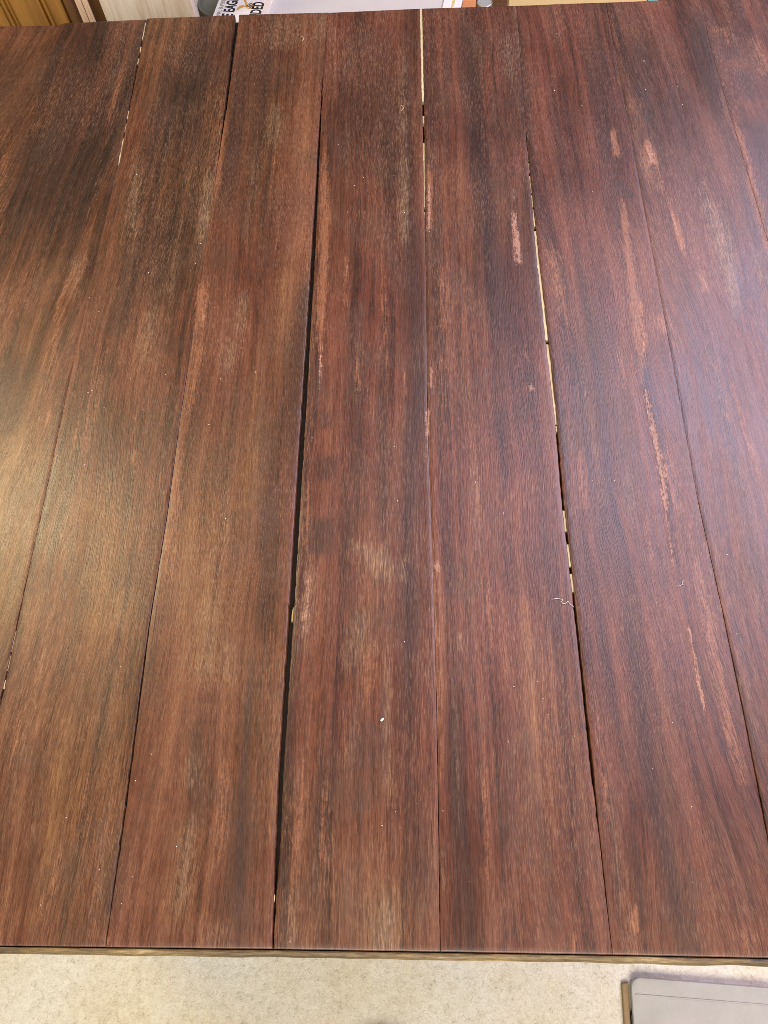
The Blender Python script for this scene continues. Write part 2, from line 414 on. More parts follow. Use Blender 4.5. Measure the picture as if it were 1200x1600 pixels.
# ------------------------------------------------------------------ wear, streaks and stains of the boards, with painted shade and warm light
# (kind, strength, [(u, v, half width), ...]); kinds: D dark, O orange, P pale grey, S raw scrape, G gold plus painted warm light, K stain plus painted shade
STROKES = [
    ('D', .7, [(85, 195, 34), (70, 260, 42)]), ('D', .5, [(110, 90, 40), (85, 330, 40)]), ('D', .5, [(20, 90, 25), (5, 200, 25)]),
    ('D', .5, [(300, 70, 30), (285, 230, 24)]), ('D', .6, [(215, 400, 14), (190, 520, 12)]), ('D', .5, [(250, 330, 18), (235, 470, 14)]),
    ('D', .4, [(20, 560, 35), (10, 680, 30)]), ('D', .35, [(210, 860, 20), (203, 920, 16)]), ('D', .55, [(190, 1290, 10), (170, 1440, 14)]),
    ('D', .35, [(60, 1180, 16), (45, 1400, 18)]), ('D', .35, [(130, 1050, 12), (100, 1260, 14)]),
    ('D', .6, [(478, 430, 10), (462, 560, 16), (452, 720, 12)]), ('D', .5, [(428, 700, 12), (412, 880, 12)]), ('D', .5, [(418, 860, 8), (405, 990, 8)]),
    ('D', .75, [(393, 1050, 7), (380, 1230, 9), (370, 1440, 9)]), ('D', .4, [(440, 300, 22), (425, 430, 20)]), ('D', .5, [(375, 100, 14), (355, 330, 12)]),
    ('D', .45, [(410, 80, 14), (395, 260, 10)]), ('D', .4, [(310, 1130, 9), (300, 1260, 10)]),
    ('D', .8, [(632, 130, 8), (640, 330, 12), (648, 480, 16), (652, 600, 14), (640, 720, 14), (636, 860, 12), (642, 960, 14), (636, 1095, 16)]),
    ('D', .6, [(512, 640, 12), (508, 670, 14)]), ('D', .7, [(512, 712, 16), (506, 750, 16)]), ('D', .7, [(505, 810, 18), (496, 868, 18)]),
    ('D', .5, [(562, 520, 7), (558, 760, 8)]), ('D', .5, [(596, 600, 8), (593, 790, 9)]), ('D', .45, [(545, 800, 8), (535, 920, 8)]), ('D', .4, [(590, 60, 14), (585, 260, 12)]),
    ('D', .4, [(545, 60, 10), (530, 360, 10)]), ('D', .4, [(500, 1200, 8), (480, 1420, 8)]), ('D', .4, [(655, 1200, 8), (660, 1440, 12)]), ('D', .35, [(600, 1060, 8), (596, 1200, 8)]),
    ('D', .65, [(718, 60, 12), (735, 200, 16), (757, 330, 18), (772, 430, 16), (788, 560, 12)]), ('D', .4, [(800, 40, 14), (812, 200, 16)]),
    ('D', .6, [(822, 280, 8), (830, 400, 12), (842, 540, 12)]), ('D', .5, [(695, 60, 6), (700, 260, 6)]), ('D', .6, [(706, 1090, 12), (712, 1230, 14), (728, 1340, 12), (738, 1478, 14)]),
    ('D', .45, [(700, 860, 10), (704, 930, 10)]), ('D', .55, [(835, 1230, 8), (852, 1330, 12), (866, 1470, 12)]), ('D', .35, [(790, 1100, 10), (800, 1330, 12)]), ('D', .4, [(780, 640, 10), (790, 760, 8)]),
    ('D', .55, [(930, 60, 14), (945, 200, 16), (957, 270, 10)]), ('D', .8, [(960, 280, 8), (985, 310, 14)]), ('D', .5, [(903, 400, 8), (925, 530, 12), (945, 790, 12), (940, 920, 14)]),
    ('D', .45, [(870, 150, 16), (880, 320, 14)]), ('D', .75, [(978, 930, 10), (1000, 1080, 13), (1020, 1250, 15), (1045, 1350, 13), (1068, 1485, 14)]),
    ('D', .4, [(935, 930, 10), (955, 1120, 10)]), ('D', .5, [(985, 1310, 8), (1005, 1440, 8)]), ('D', .4, [(1030, 850, 12), (1040, 920, 12)]),
    ('D', .6, [(1095, 15, 10), (1118, 130, 16), (1165, 310, 14), (1195, 400, 10)]), ('D', .4, [(1050, 140, 30), (1085, 330, 34)]), ('D', .4, [(1000, 60, 20), (1010, 150, 20)]),
    ('D', .6, [(1140, 40, 12), (1150, 90, 14)]), ('D', .7, [(1160, 110, 16), (1172, 155, 16)]), ('D', .7, [(1188, 190, 16), (1200, 260, 16)]),
    ('O', .95, [(318, 440, 7), (312, 512, 9)]), ('O', .6, [(312, 530, 10), (294, 650, 10)]), ('O', .6, [(350, 180, 8), (338, 300, 7)]), ('O', .5, [(283, 690, 10), (262, 900, 12)]),
    ('O', .9, [(508, 245, 6), (507, 340, 8), (500, 540, 9)]), ('O', .5, [(483, 740, 6), (474, 870, 8)]), ('O', .5, [(541, 400, 5), (538, 490, 6)]), ('O', .6, [(582, 1000, 12), (576, 1090, 12)]),
    ('O', .7, [(670, 260, 7), (674, 355, 6)]), ('O', .6, [(677, 860, 5), (690, 1200, 5)]), ('O', .5, [(690, 420, 12), (692, 520, 12)]),
    ('O', .95, [(957, 200, 5), (965, 245, 8)]), ('O', 1., [(972, 320, 5), (986, 420, 8), (998, 500, 12), (1004, 565, 8)]), ('O', .6, [(1030, 490, 10), (1038, 520, 16)]),
    ('O', 1., [(1010, 222, 9), (1018, 258, 12)]), ('O', 1., [(1047, 322, 3), (1058, 355, 6), (1070, 395, 5)]), ('O', .8, [(1093, 415, 4), (1102, 455, 9)]), ('O', .5, [(862, 390, 12), (882, 500, 14)]),
    ('O', .55, [(965, 540, 6), (978, 610, 5)]), ('O', .5, [(1010, 250, 16), (1030, 300, 16)]), ('O', .65, [(1083, 860, 8), (1105, 960, 14), (1140, 1140, 12), (1160, 1210, 10)]),
    ('O', .5, [(1040, 700, 10), (1060, 800, 10)]), ('O', .5, [(1130, 40, 16), (1140, 70, 14)]), ('O', .6, [(1148, 175, 7), (1175, 290, 10), (1205, 410, 10)]), ('O', .5, [(1180, 60, 14), (1195, 120, 14)]),
    ('O', .9, [(77, 640, 4), (74, 668, 6)]), ('O', 1., [(211, 703, 4), (209, 728, 5)]), ('O', .45, [(100, 440, 8), (74, 610, 10)]), ('O', .5, [(140, 1210, 8), (130, 1310, 10)]),
    ('O', .4, [(160, 540, 12), (130, 720, 12)]), ('O', .4, [(10, 200, 10), (2, 330, 12)]), ('O', .45, [(45, 1010, 8), (20, 1200, 10)]), ('O', .4, [(100, 1320, 10), (60, 1450, 14)]),
    ('O', .65, [(352, 1190, 8), (346, 1340, 8)]), ('O', .55, [(512, 1210, 6), (500, 1360, 6)]), ('O', .4, [(455, 1240, 12), (445, 1330, 12)]), ('O', .5, [(168, 1462, 6), (165, 1480, 10)]),
    ('O', 1., [(990, 1418, 6), (993, 1458, 8)]), ('O', .6, [(1155, 1450, 5), (1165, 1492, 6)]), ('O', .6, [(895, 1455, 4), (897, 1488, 5)]), ('O', .4, [(930, 1080, 6), (950, 1300, 8)]), ('O', .45, [(757, 1190, 5), (762, 1400, 5)]),
    ('O', .6, [(815, 550, 12), (830, 565, 8)]), ('O', .5, [(905, 700, 8), (915, 800, 8)]), ('O', .4, [(760, 900, 10), (772, 1010, 12)]),
    ('P', .85, [(327, 272, 6), (322, 320, 8), (316, 375, 7)]), ('P', .55, [(212, 250, 8), (205, 370, 8)]), ('P', .6, [(445, 25, 30), (440, 75, 26)]), ('P', .55, [(500, 20, 12), (500, 60, 10)]),
    ('P', .5, [(432, 165, 14), (425, 225, 14)]), ('P', .65, [(362, 535, 9), (356, 580, 9)]), ('P', .5, [(380, 460, 9), (375, 520, 9)]), ('P', .45, [(352, 760, 6), (350, 850, 6)]),
    ('P', .55, [(328, 930, 14), (322, 1060, 26)]), ('P', .45, [(355, 1000, 10), (360, 1070, 12)]), ('P', .75, [(298, 1290, 10), (290, 1350, 14), (280, 1430, 12)]), ('P', .4, [(300, 1180, 12), (295, 1230, 14)]),
    ('P', .9, [(560, 850, 14), (585, 870, 24), (600, 905, 16)]), ('P', .65, [(562, 960, 12), (545, 1045, 14)]), ('P', .55, [(625, 870, 8), (628, 910, 8)]), ('P', .8, [(606, 1400, 6), (602, 1480, 20)]),
    ('P', .5, [(628, 90, 6), (630, 230, 7)]), ('P', .75, [(630, 240, 6), (631, 380, 7)]), ('P', .4, [(605, 1000, 6), (606, 1170, 8)]), ('P', .4, [(520, 1250, 6), (510, 1400, 6)]), ('P', .45, [(608, 1170, 10), (610, 1260, 8)]),
    ('P', .95, [(1100, 300, 6), (1120, 350, 13), (1138, 410, 12), (1150, 480, 7)]), ('P', .6, [(1180, 395, 6), (1192, 440, 6)]), ('P', .55, [(718, 990, 7), (722, 1015, 8)]), ('P', .4, [(790, 60, 8), (796, 120, 8)]),
    ('P', .55, [(486, 880, 8), (476, 1000, 10)]), ('P', .4, [(560, 1100, 6), (540, 1200, 6)]), ('P', .4, [(690, 1330, 5), (698, 1400, 5)]), ('P', .45, [(240, 480, 16), (220, 560, 16)]), ('P', .4, [(195, 920, 22), (190, 980, 22)]),
    ('P', .45, [(30, 700, 36), (20, 860, 36)]), ('P', .4, [(110, 760, 14), (100, 860, 14)]), ('P', .5, [(130, 400, 10), (112, 470, 10)]), ('P', .4, [(460, 1390, 8), (455, 1478, 10)]), ('P', .4, [(340, 1440, 18), (330, 1478, 20)]),
    ('G', .9, [(25, 660, 50), (20, 800, 60), (10, 1000, 60)]), ('G', .8, [(170, 760, 60), (150, 1010, 70)]), ('G', .6, [(110, 1080, 70), (70, 1460, 90)]), ('G', .6, [(335, 900, 34), (330, 1080, 36)]),
    ('G', .7, [(400, 540, 14), (385, 820, 16)]), ('G', .5, [(445, 390, 16), (435, 520, 16)]), ('G', .5, [(590, 840, 34), (560, 1100, 26)]), ('G', .6, [(605, 1380, 30), (600, 1480, 50)]), ('G', .6, [(292, 1270, 36), (285, 1460, 40)]),
    ('G', .6, [(240, 470, 40), (215, 640, 50)]), ('G', .5, [(425, 120, 40), (400, 420, 36)]), ('G', .3, [(620, 560, 16), (615, 780, 20)]), ('G', .35, [(800, 560, 20), (810, 700, 20)]), ('G', .4, [(90, 420, 60), (60, 560, 60)]),
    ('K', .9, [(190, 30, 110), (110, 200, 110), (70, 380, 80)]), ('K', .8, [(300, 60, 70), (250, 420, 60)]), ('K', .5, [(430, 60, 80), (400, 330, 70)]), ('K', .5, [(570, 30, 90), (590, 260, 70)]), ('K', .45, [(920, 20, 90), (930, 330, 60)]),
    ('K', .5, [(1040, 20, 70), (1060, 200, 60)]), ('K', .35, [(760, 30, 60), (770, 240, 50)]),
    ('S', .8, [(669, 288, 3.5), (671, 362, 4.5)]), ('S', .8, [(672, 572, 3), (674, 606, 4.5)]), ('S', 1., [(668, 640, 2.5), (666, 722, 4)]), ('S', .7, [(503, 535, 5), (499, 610, 6)]), ('S', .6, [(507, 510, 4), (505, 522, 4)]),
    ('S', .5, [(498, 620, 4), (496, 645, 4)]), ('S', .9, [(803, 330, 5), (811, 412, 8)]), ('S', .6, [(802, 295, 4), (803, 312, 4)]), ('S', 1., [(826, 597, 5), (834, 611, 11)]), ('S', 1., [(1008, 608, 4), (1018, 660, 6), (1034, 735, 7), (1042, 795, 6)]),
    ('S', .85, [(1040, 795, 4), (1050, 860, 4), (1062, 915, 3)]), ('S', .7, [(1074, 970, 3), (1090, 1050, 3.5), (1102, 1115, 3)]), ('S', .9, [(682, 876, 5), (683, 893, 7)]), ('S', .7, [(1002, 470, 4), (1006, 560, 7)]),
    ('S', .7, [(1012, 228, 6), (1019, 256, 9)]), ('S', .6, [(1050, 330, 3), (1068, 390, 4)]), ('S', .5, [(483, 900, 8), (474, 985, 8)]), ('S', .6, [(1098, 820, 2), (1104, 850, 2)]), ('S', .45, [(449, 1470, 10), (447, 1480, 10)]),
    ('S', .5, [(736, 1465, 5), (734, 1482, 5)]), ('S', .6, [(268, 690, 2), (262, 702, 3)]), ('S', .5, [(955, 206, 4), (962, 240, 5)]), ('S', .6, [(320, 460, 3), (314, 505, 4)]), ('S', .4, [(1115, 1170, 3), (1128, 1240, 3)]),
    ('S', .4, [(541, 415, 4), (540, 440, 4)]), ('S', .5, [(232, 985, 3), (228, 1000, 3)]), ('S', .4, [(245, 1380, 6), (238, 1420, 4)]),
]

# a random scatter of lesser streaks over all boards (table metres)
EXTRA = []
for _ in range(240):
    kx, ky = rng.uniform(-0.14, 1.12), rng.uniform(0, LEN)
    EXTRA.append((rng.choice(['D', 'O', 'P', 'D', 'O']), rng.uniform(.12, .42), kx, ky, rng.uniform(.03, .16), rng.uniform(.002, .008), rng.normal() * .03))


def wear_at(x, y):
    u, v = to_px(np.stack([x, y, np.zeros_like(x)], -1))
    L = {c: np.zeros_like(x) for c in 'DOPSGK'}
    for kind, st, pts in STROKES:
        vv = [p[1] for p in pts]; uu = [p[0] for p in pts]; ww = [p[2] for p in pts]
        ul, wl = np.interp(v, vv, uu), np.interp(v, vv, ww)
        soft = max(12.0, 0.34 * (vv[-1] - vv[0])) if kind != 'S' else 8.0
        wl = wl * {'S': .8, 'O': .95}.get(kind, 1.25)
        e = np.clip((v - vv[0]) / soft + .6, 0, 1) * np.clip((vv[-1] - v) / soft + .6, 0, 1)
        m = st * np.exp(-((u - ul) / wl) ** 2) * e
        L[kind] = np.maximum(L[kind], m)
    for kind, st, kx, ky, ln, wd_, sl in EXTRA:
        t = (y - ky) / ln
        m = st * np.exp(-((x - kx - sl * (y - ky)) / wd_) ** 2) * np.exp(-t ** 2 * 1.4)
        L[kind] = np.maximum(L[kind], m)
    return L


def lattice(seed):
    r = np.random.default_rng(seed); t = r.random((64, 64))

    def f(x, y):
        xi, yi = np.floor(x).astype(int), np.floor(y).astype(int)
        fx, fy = x - xi, y - yi
        fx, fy = fx * fx * (3 - 2 * fx), fy * fy * (3 - 2 * fy)
        g = lambda a, b: t[(xi + a) % 64, (yi + b) % 64]
        return (g(0, 0) * (1 - fx) + g(1, 0) * fx) * (1 - fy) + (g(0, 1) * (1 - fx) + g(1, 1) * fx) * fy - .5
    return f


# ------------------------------------------------------------------ the table
table = empty('wooden_table', (0.5, 0.6, FLOOR_Z), 'long table top of dark weathered red-brown boards with open gaps between them', 'table')
TO = Vector((0.5, 0.6, FLOOR_Z))


def part(o):
    o.location = Vector(o.location) - TO
    return o


TONES = {-1: .0, 0: -.015, 1: .005, 2: .01, 3: .0, 4: .01, 5: .0, 6: -.005, 7: .0}
GOLD = {-1: .35, 0: .35, 1: .45, 2: .3, 3: .15, 4: .0, 5: .0, 6: .1, 7: .0}
LIFT = {-1: 0, 0: .0001, 1: 0, 2: .0004, 3: 0, 4: .00005, 5: .0001, 6: .00004, 7: 0}
SLANT = {-1: .020, 0: .022, 1: .018, 2: .009, 3: .004, 4: .008, 5: .022, 6: .030, 7: .022}
THICK = 0.024


def near_y(x): return np.interp(x, [at_z(0, 1478)[0], at_z(426, 1483)[0], at_z(957, 1492)[0], at_z(1200, 1497)[0]],
                                [at_z(0, 1478)[1], at_z(426, 1483)[1], at_z(957, 1492)[1], at_z(1200, 1497)[1]])


FARP = [at_z(u, v) for u, v in ((0, 41), (92, 39), (100, 36), (228, 30), (233, 28), (370, 23), (512, 19.5), (658, 13), (810, 8.5), (947, 3.5), (1090, -2), (1200, -6))]


def far_y(x): return np.interp(x, [p[0] for p in FARP], [p[1] for p in FARP])


def make_plank(k):
    cl, hl = CURVE[k]; cr, hr = CURVE[k + 1]
    ny, nx = 290, 34
    t = np.concatenate([[0, .0005, .0012], np.linspace(.004, .996, ny - 6), [.9988, .9995, 1]])
    xm = (k + .5) * W
    y0, y1 = float(near_y(xm)), float(far_y(xm))
    if k in (1,): y1 -= .001
    ys0 = y0 + (y1 - y0) * t
    xl = cl(ys0) + hl(ys0); xr = cr(ys0) - hr(ys0)
    el, er = np.clip(hl(ys0) / .0009, .02, 1), np.clip(hr(ys0) / .0009, .02, 1)      # tight joints stay crisp
    xl = xl + el * (np.abs(smooth_noise(ys0, 260, 100 + k, .00036)) - .00034 + smooth_noise(ys0, 20, 50 + k, .00014))
    xr = xr - er * (np.abs(smooth_noise(ys0, 260, 300 + k, .00036)) - .00034 + smooth_noise(ys0, 20, 80 + k, .00014))
    s = np.linspace(0, 1, nx)
    # cross-section: side bottom, side top, rounding, flat top ..., rounding, side top, side bottom
    X = np.zeros((ny, nx + 6)); Z = np.zeros((ny, nx + 6))
    X[:, 0] = xl; Z[:, 0] = -THICK
    X[:, 1] = xl; Z[:, 1] = -.0007 * el
    X[:, 2] = xl + 0.0003 * el; Z[:, 2] = -.0002 * el
    X[:, 3:3 + nx] = (xl + .0008 * el)[:, None] + (xr - xl - .0008 * (el + er))[:, None] * s[None, :]
    X[:, -3] = xr - 0.0003 * er; Z[:, -3] = -.0002 * er
    X[:, -2] = xr; Z[:, -2] = -.0007 * er
    X[:, -1] = xr; Z[:, -1] = -THICK
    # ends follow the slightly crooked saw cut
    Y = np.zeros_like(X)
    yn, yf = near_y(X), far_y(X)
    Y = yn + (yf - yn) * t[:, None]
    na, nb = lattice(900 + k), lattice(950 + k)
    cup = lattice(990 + k)
    top = slice(2, nx + 4)
    Z[:, top] += .0006 * cup(X[:, top] * 22, Y[:, top] * 5) * np.sin(np.pi * np.clip(np.concatenate([[0], s, [0]]), 0, 1))[None, :]
    Z += LIFT[k]
    # slight softening of both ends
    for e, dz in ((0, -.0007), (1, -.0002), (-1, -.0007), (-2, -.0002)): Z[e, 2:nx + 4] += dz
    n0 = nx + 6
    co = np.stack([X, Y, Z], -1).reshape(-1, 3)
    faces = []
    idx = np.arange(ny * n0).reshape(ny, n0)
    q = np.stack([idx[:-1, :-1], idx[:-1, 1:], idx[1:, 1:], idx[1:, :-1]], -1).reshape(-1, 4)
    faces = [tuple(a) for a in q.tolist()]
    faces.append(tuple(idx[0, ::-1].tolist())); faces.append(tuple(idx[-1].tolist()))
    faces += [tuple(a) for a in np.stack([idx[:-1, 0], idx[1:, 0], idx[1:, -1], idx[:-1, -1]], -1).tolist()]
    org = np.array([xm, LEN / 2, 0.0])
    me = bpy.data.meshes.new('plank')
    me.from_pydata((co - org).tolist(), [], faces)
    x, y = co[:, 0], co[:, 1]
    # direction of the fibre: wanders within each board
    disp = SLANT[k] * (na(x * 9 + k * 5.1, y * 3.2 + 7) + .5 * nb(x * 16, y * 7 + 3)) + .006 * nb(x * 30 + 9, y * 11)
    skew = {0: -.06, -1: -.20, 1: -.02, 5: .04, 6: .05}.get(k, 0.0)
    g = np.stack([x + disp + skew * (y - .6), y, np.full_like(x, k * 7.37 + 1.3)], -1)
    a = me.attributes.new('grain', 'FLOAT_VECTOR', 'POINT'); a.data.foreach_set('vector', g.ravel())
    Lr = wear_at(x, y)
    c = np.stack([Lr['D'], Lr['O'], Lr['P'], Lr['S']], -1)
    a = me.attributes.new('wear', 'FLOAT_COLOR', 'POINT'); a.data.foreach_set('color', c.ravel())
    tn = TONES[k] + .07 * Lr['G'] - .105 * Lr['K'] + .05 * cup(x * 10 + 3, y * 3 + k) + .04 * na(x * 40, y * 4)  # G and K also put warm light and far-end shade into the tone
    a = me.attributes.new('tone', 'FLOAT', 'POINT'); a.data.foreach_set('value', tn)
    gd = np.clip(np.maximum(GOLD[k], Lr['G']) + .8 * nb(x * 12 + 20, y * 5), 0, 1)
    a = me.attributes.new('gold', 'FLOAT', 'POINT'); a.data.foreach_set('value', gd)
    me.polygons.foreach_set('use_smooth', [True] * (len(q)) + [False] * (len(faces) - len(q)))
    me.update()
    o = link_mesh('plank', me, M_BOARD, table); o.location = org
    return part(o)


for k in range(-1, 8): make_plank(k)


def strip(name, j, ya, yb, z, h, mat, half=None, n=None):
    n = n or max(3, int((yb - ya) / .012))
    ys = np.linspace(ya, yb, n); c, hg = CURVE[j]
    xc, w = c(ys), (hg(ys) + .0009 if half is None else np.full(n, half))
    bm = bmesh.new(); rows = []
    for i in range(n):
        rows.append([bm.verts.new((xc[i] + a * w[i], ys[i], b)) for a, b in ((-1, z - h), (-1, z), (1, z), (1, z - h))])
    for a, b in zip(rows, rows[1:]):
        for i in range(4): bm.faces.new((a[i], a[(i + 1) % 4], b[(i + 1) % 4], b[i]))
    bm.faces.new(rows[0]); bm.faces.new(rows[-1])
    return part(obj(name, bm, mat, table, origin=(float(xc[n // 2]), float(ys[n // 2]), z)))


for j in range(0, 8):                      # dark loose tongue deep in each joint
    xx = j * W
    strip('tongue', j, float(near_y(xx)) + .004, float(far_y(xx)) - .0006, -.011, .006, M_DARK, half=.006, n=60)
for j, segs in SLIP.items():
    for v0, v1 in segs:
        ju = lambda v: np.interp(v, [q[1] for q in JOINT[j]], [q[0] for q in JOINT[j]])
        yb, ya = at_z(ju(v0), v0)[1], at_z(ju(v1), v1)[1]
        if j in (4,) and v0 < 10: yb = float(far_y(.56)) - .0005
        strip('filler_strip', j, ya, yb, -.0013 + rng.uniform(-.0003, .0002), .006, M_TONGUE)

# worn edge strip along the near side, a little proud of and below the boards
bm = bmesh.new()
xs = np.linspace(-W + .002, 8 * W - .002, 180)
prof = [(.006, -.0020), (-.0020, -.0019), (-.0042, -.0030), (-.0056, -.0056), (-.0060, -.0100), (-.0052, -.0200), (.006, -.0200)]
rows = []
n1 = np.interp(xs, np.linspace(-.2, 1.2, 60), np.random.default_rng(5).normal(size=60)) * .00035
for i, x in enumerate(xs):
    yn = float(near_y(x)) - .0007
    rows.append([bm.verts.new((x, yn + a - (.0006 + n1[i] if a < 0 else 0), b + n1[i] * .5)) for a, b in prof])
for a, b in zip(rows, rows[1:]):
    for i in range(len(prof)): bm.faces.new((a[i], a[(i + 1) % len(prof)], b[(i + 1) % len(prof)], b[i]))
bm.faces.new(rows[0]); bm.faces.new(rows[-1])
for v in bm.verts:
    if v.co.y > float(near_y(v.co.x)) - .0008: v.co.y = float(near_y(v.co.x)) - .0012
part(obj('edge_strip', bm, M_TRIM, table, smooth=True, origin=(.5, 0, -.01)))

# frame below the top
for yy in (.16, .62, 1.08):
    part(obj('cross_rail', nbox((-.12, yy - .035, -.075), (8 * W - .02, yy + .035, -.0245), .003), M_LEG, table, origin=(.5, yy, -.05)))
for xx in (-.07, 8 * W - .09):
    part(obj('apron', nbox((xx, .20, -.145), (xx + .025, 1.04, -.0755), .003), M_LEG, table, origin=(xx, .6, -.11)))
for xx in (-.10, 8 * W - .10):
    for yy in (.16, 1.08):
        bm = bmesh.new()
        r = bmesh.ops.create_cone(bm, cap_ends=True, segments=4, radius1=.030, radius2=.047, depth=.674)
        bmesh.ops.rotate(bm, verts=bm.verts, cent=(0, 0, 0), matrix=Matrix.Rotation(math.pi / 4, 3, 'Z'))
        bmesh.ops.bevel(bm, geom=list(bm.edges), offset=.004, segments=2, affect='EDGES')
        bmesh.ops.translate(bm, verts=bm.verts, vec=(xx + .02, yy, -.4126))
        part(obj('leg', bm, M_LEG, table, origin=(xx + .02, yy, FLOOR_Z)))

# ------------------------------------------------------------------ things lying on the table
M_CHIP = plain_wood('split_pale_wood', (0.36, 0.26, 0.09), (0.58, 0.46, 0.22), 400, 'Y', 0.7)
M_LINT = plain('pale_lint', (0.62, 0.55, 0.50), 0.8)
M_CRUMB = plain('white_crumb', (0.85, 0.80, 0.70), 0.7)


def chip(pts, w, z, label):
    p0, p1 = at_z(*pts[0]), at_z(*pts[1])
    d = (p1 - p0); L = float(np.linalg.norm(d))
    bm = bmesh.new(); bmesh.ops.create_uvsphere(bm, u_segments=8, v_segments=8, radius=.5)
    ang = math.atan2(d[1], d[0])
    for v in bm.verts: v.co = Vector((v.co.x * L, v.co.y * w, v.co.z * .003))
    bmesh.ops.rotate(bm, verts=bm.verts, cent=(0, 0, 0), matrix=Matrix.Rotation(ang, 3, 'Z'))
    c = (p0 + p1) / 2
    o = obj('wood_chip', bm, M_CHIP, smooth=True); o.location = (c[0], c[1], z)
    return tag(o, label, 'wood chip')


chip([(458.0, 946), (455.0, 972)], .0026, -.0045, 'yellowish splinter of wood wedged in the widest dark gap, halfway down the table')
chip([(428.6, 1397), (426.8, 1412)], .0018, -.0018, 'tiny yellow wood chip in the wide gap close to the near edge')


def fibre(px, label, r=.00022):
    pts = [np.array(at_z(u, v)) for u, v in px]
    P = []
    for i in range(len(pts) - 1):
        a, b = pts[max(i - 1, 0)], pts[i]; c, d = pts[i + 1], pts[min(i + 2, len(pts) - 1)]
        for t in np.linspace(0, 1, 5, endpoint=(i == len(pts) - 2)):
            P.append(.5 * ((2 * b) + (-a + c) * t + (2 * a - 5 * b + 4 * c - d) * t * t + (-a + 3 * b - 3 * c + d) * t ** 3))
    P = [(p[0], p[1], .0011 + .0004 * math.sin(i * .7)) for i, p in enumerate(P)]
    c = P[0]
    o = obj('lint_thread', tube(P, r, 5), M_LINT, smooth=True, origin=c)
    return tag(o, label, 'lint thread')


fibre([(863, 937), (870, 935.5), (878, 937), (879, 938.5), (877, 941), (880, 943.5), (884, 943), (887, 940), (889, 942.5), (893, 946), (896, 949)],
      'curled pale hair of lint at the edge of the board gap right of centre', .00024)
fibre([(471, 58), (474, 60), (474.5, 63), (472, 65)], 'small hooked lint thread on the dark board near the far edge')
fibre([(627, 166), (630, 168), (630, 172), (627, 174)], 'small curled lint thread on the grey streak left of the pale filled joint', .0002)
fibre([(1056, 916.5), (1061, 916), (1064, 914.5), (1067, 914), (1065.5, 911), (1067.5, 907)], 'bent pale lint thread on the long raw scrape at the right', .00026)

p = at_z(597.5, 1124.5)
bm = bmesh.new(); bmesh.ops.create_icosphere(bm, subdivisions=2, radius=1)
for v in bm.verts:
    q = v.co.copy(); v.co = Vector((q.x * .0011, q.y * .0021, q.z * .0009)) * (1 + .15 * math.sin(q.x * 5 + q.y * 3))
bmesh.ops.rotate(bm, verts=bm.verts, cent=(0, 0, 0), matrix=Matrix.Rotation(-.8, 3, 'Z'))
o = obj('white_crumb', bm, M_CRUMB, smooth=True); o.location = (p[0], p[1], .0012)
tag(o, 'single white crumb on the middle board, below the centre of the table', 'crumb')

bm = bmesh.new()
SPK = [(313, 127 * 3), (214, 273), (271, 302), (529, 226), (568, 833 / 3), (632, 999 / 3), (140, 466), (155, 487), (138, 614), (204, 592), (191, 630), (163, 637), (133, 727), (336, 481), (944, 750), (925, 751), (960, 751), (1150, 990),
       (632, 1003), (651, 1255), (618, 1268), (625, 1293), (597, 1290), (733, 1377), (692, 1267), (1080, 1260), (840, 1065), (878, 1065), (104, 1277), (64, 1414), (190, 1412), (212, 1220), (156, 1358), (208, 1370), (909, 166), (992, 165), (1008, 141), (1058, 136), (1066, 164), (926, 300)]
for _ in range(45): SPK.append((rng.uniform(0, 1200), rng.uniform(45, 1470)))
for (u, v) in SPK:
    c = at_z(u, v)
    if any(abs(CURVE[j][0](c[1]) - c[0]) < CURVE[j][1](c[1]) + .002 for j in range(0, 8)): continue
    if not (near_y(c[0]) + .004 < c[1] < far_y(c[0]) - .004): continue
    r = rng.uniform(.00022, .00052) * (1.0 + .5 * c[1])
    q = bmesh.ops.create_icosphere(bm, subdivisions=1, radius=r)
    bmesh.ops.translate(bm, verts=q['verts'], vec=(c[0], c[1], r * .5 + .0004))
tag(obj('dust_specks', bm, M_CRUMB), 'scattered pale specks of dust on the boards', 'dust', kind='stuff')

# ------------------------------------------------------------------ on the floor in front
def lid_material():
    k = NT('scuffed_grey_plastic')
    c = k.coord()
    n = k.noise(c, 14, 5, .65, .3); s = k.noise(k.vmul(c, (60, 90, 1)), 1, 5, .7, 1.2); s2 = k.noise(k.vmul(c, (260, 25, 1)), 1, 3, .6, .6)
    col = k.mix(n, (0.30, 0.285, 0.25), (0.46, 0.44, 0.39))
    col = k.mix(k.ramp(s, [(.60, 0.), (.78, .35)]), col, (0.66, 0.65, 0.62))
    col = k.mix(k.ramp(s2, [(.66, 0.), (.74, .5)]), col, (0.40, 0.31, 0.24))
    k.bump(k.math('ADD', s, s2), .15, .001)
    return k.out(col, .45)


ZL = FLOOR_Z + .016
c0, c1, c2 = at_z(985, 1526, ZL), at_z(1200, 1543, ZL), at_z(990, 1600, ZL)
ex = (c1 - c0)[:2]; ex /= np.linalg.norm(ex); ey = np.array([ex[1], -ex[0]])
org = c0[:2]
w_, h_, rr = .46, .34, .016


def lidpts(inset, r):
    pts = []
    # local x to the right, local y towards the viewer
    for cx, cy, a0 in ((inset + r, inset + r, 180), (w_ - inset - r, inset + r, 270), (w_ - inset - r, h_ - inset - r, 0), (inset + r, h_ - inset - r, 90)):
        for i in range(6):
            a = math.radians(a0 + i * 18)
            pts.append((cx + r * math.cos(a), cy + r * math.sin(a)))
    return [tuple(org + ex * p[0] + ey * p[1]) for p in pts]


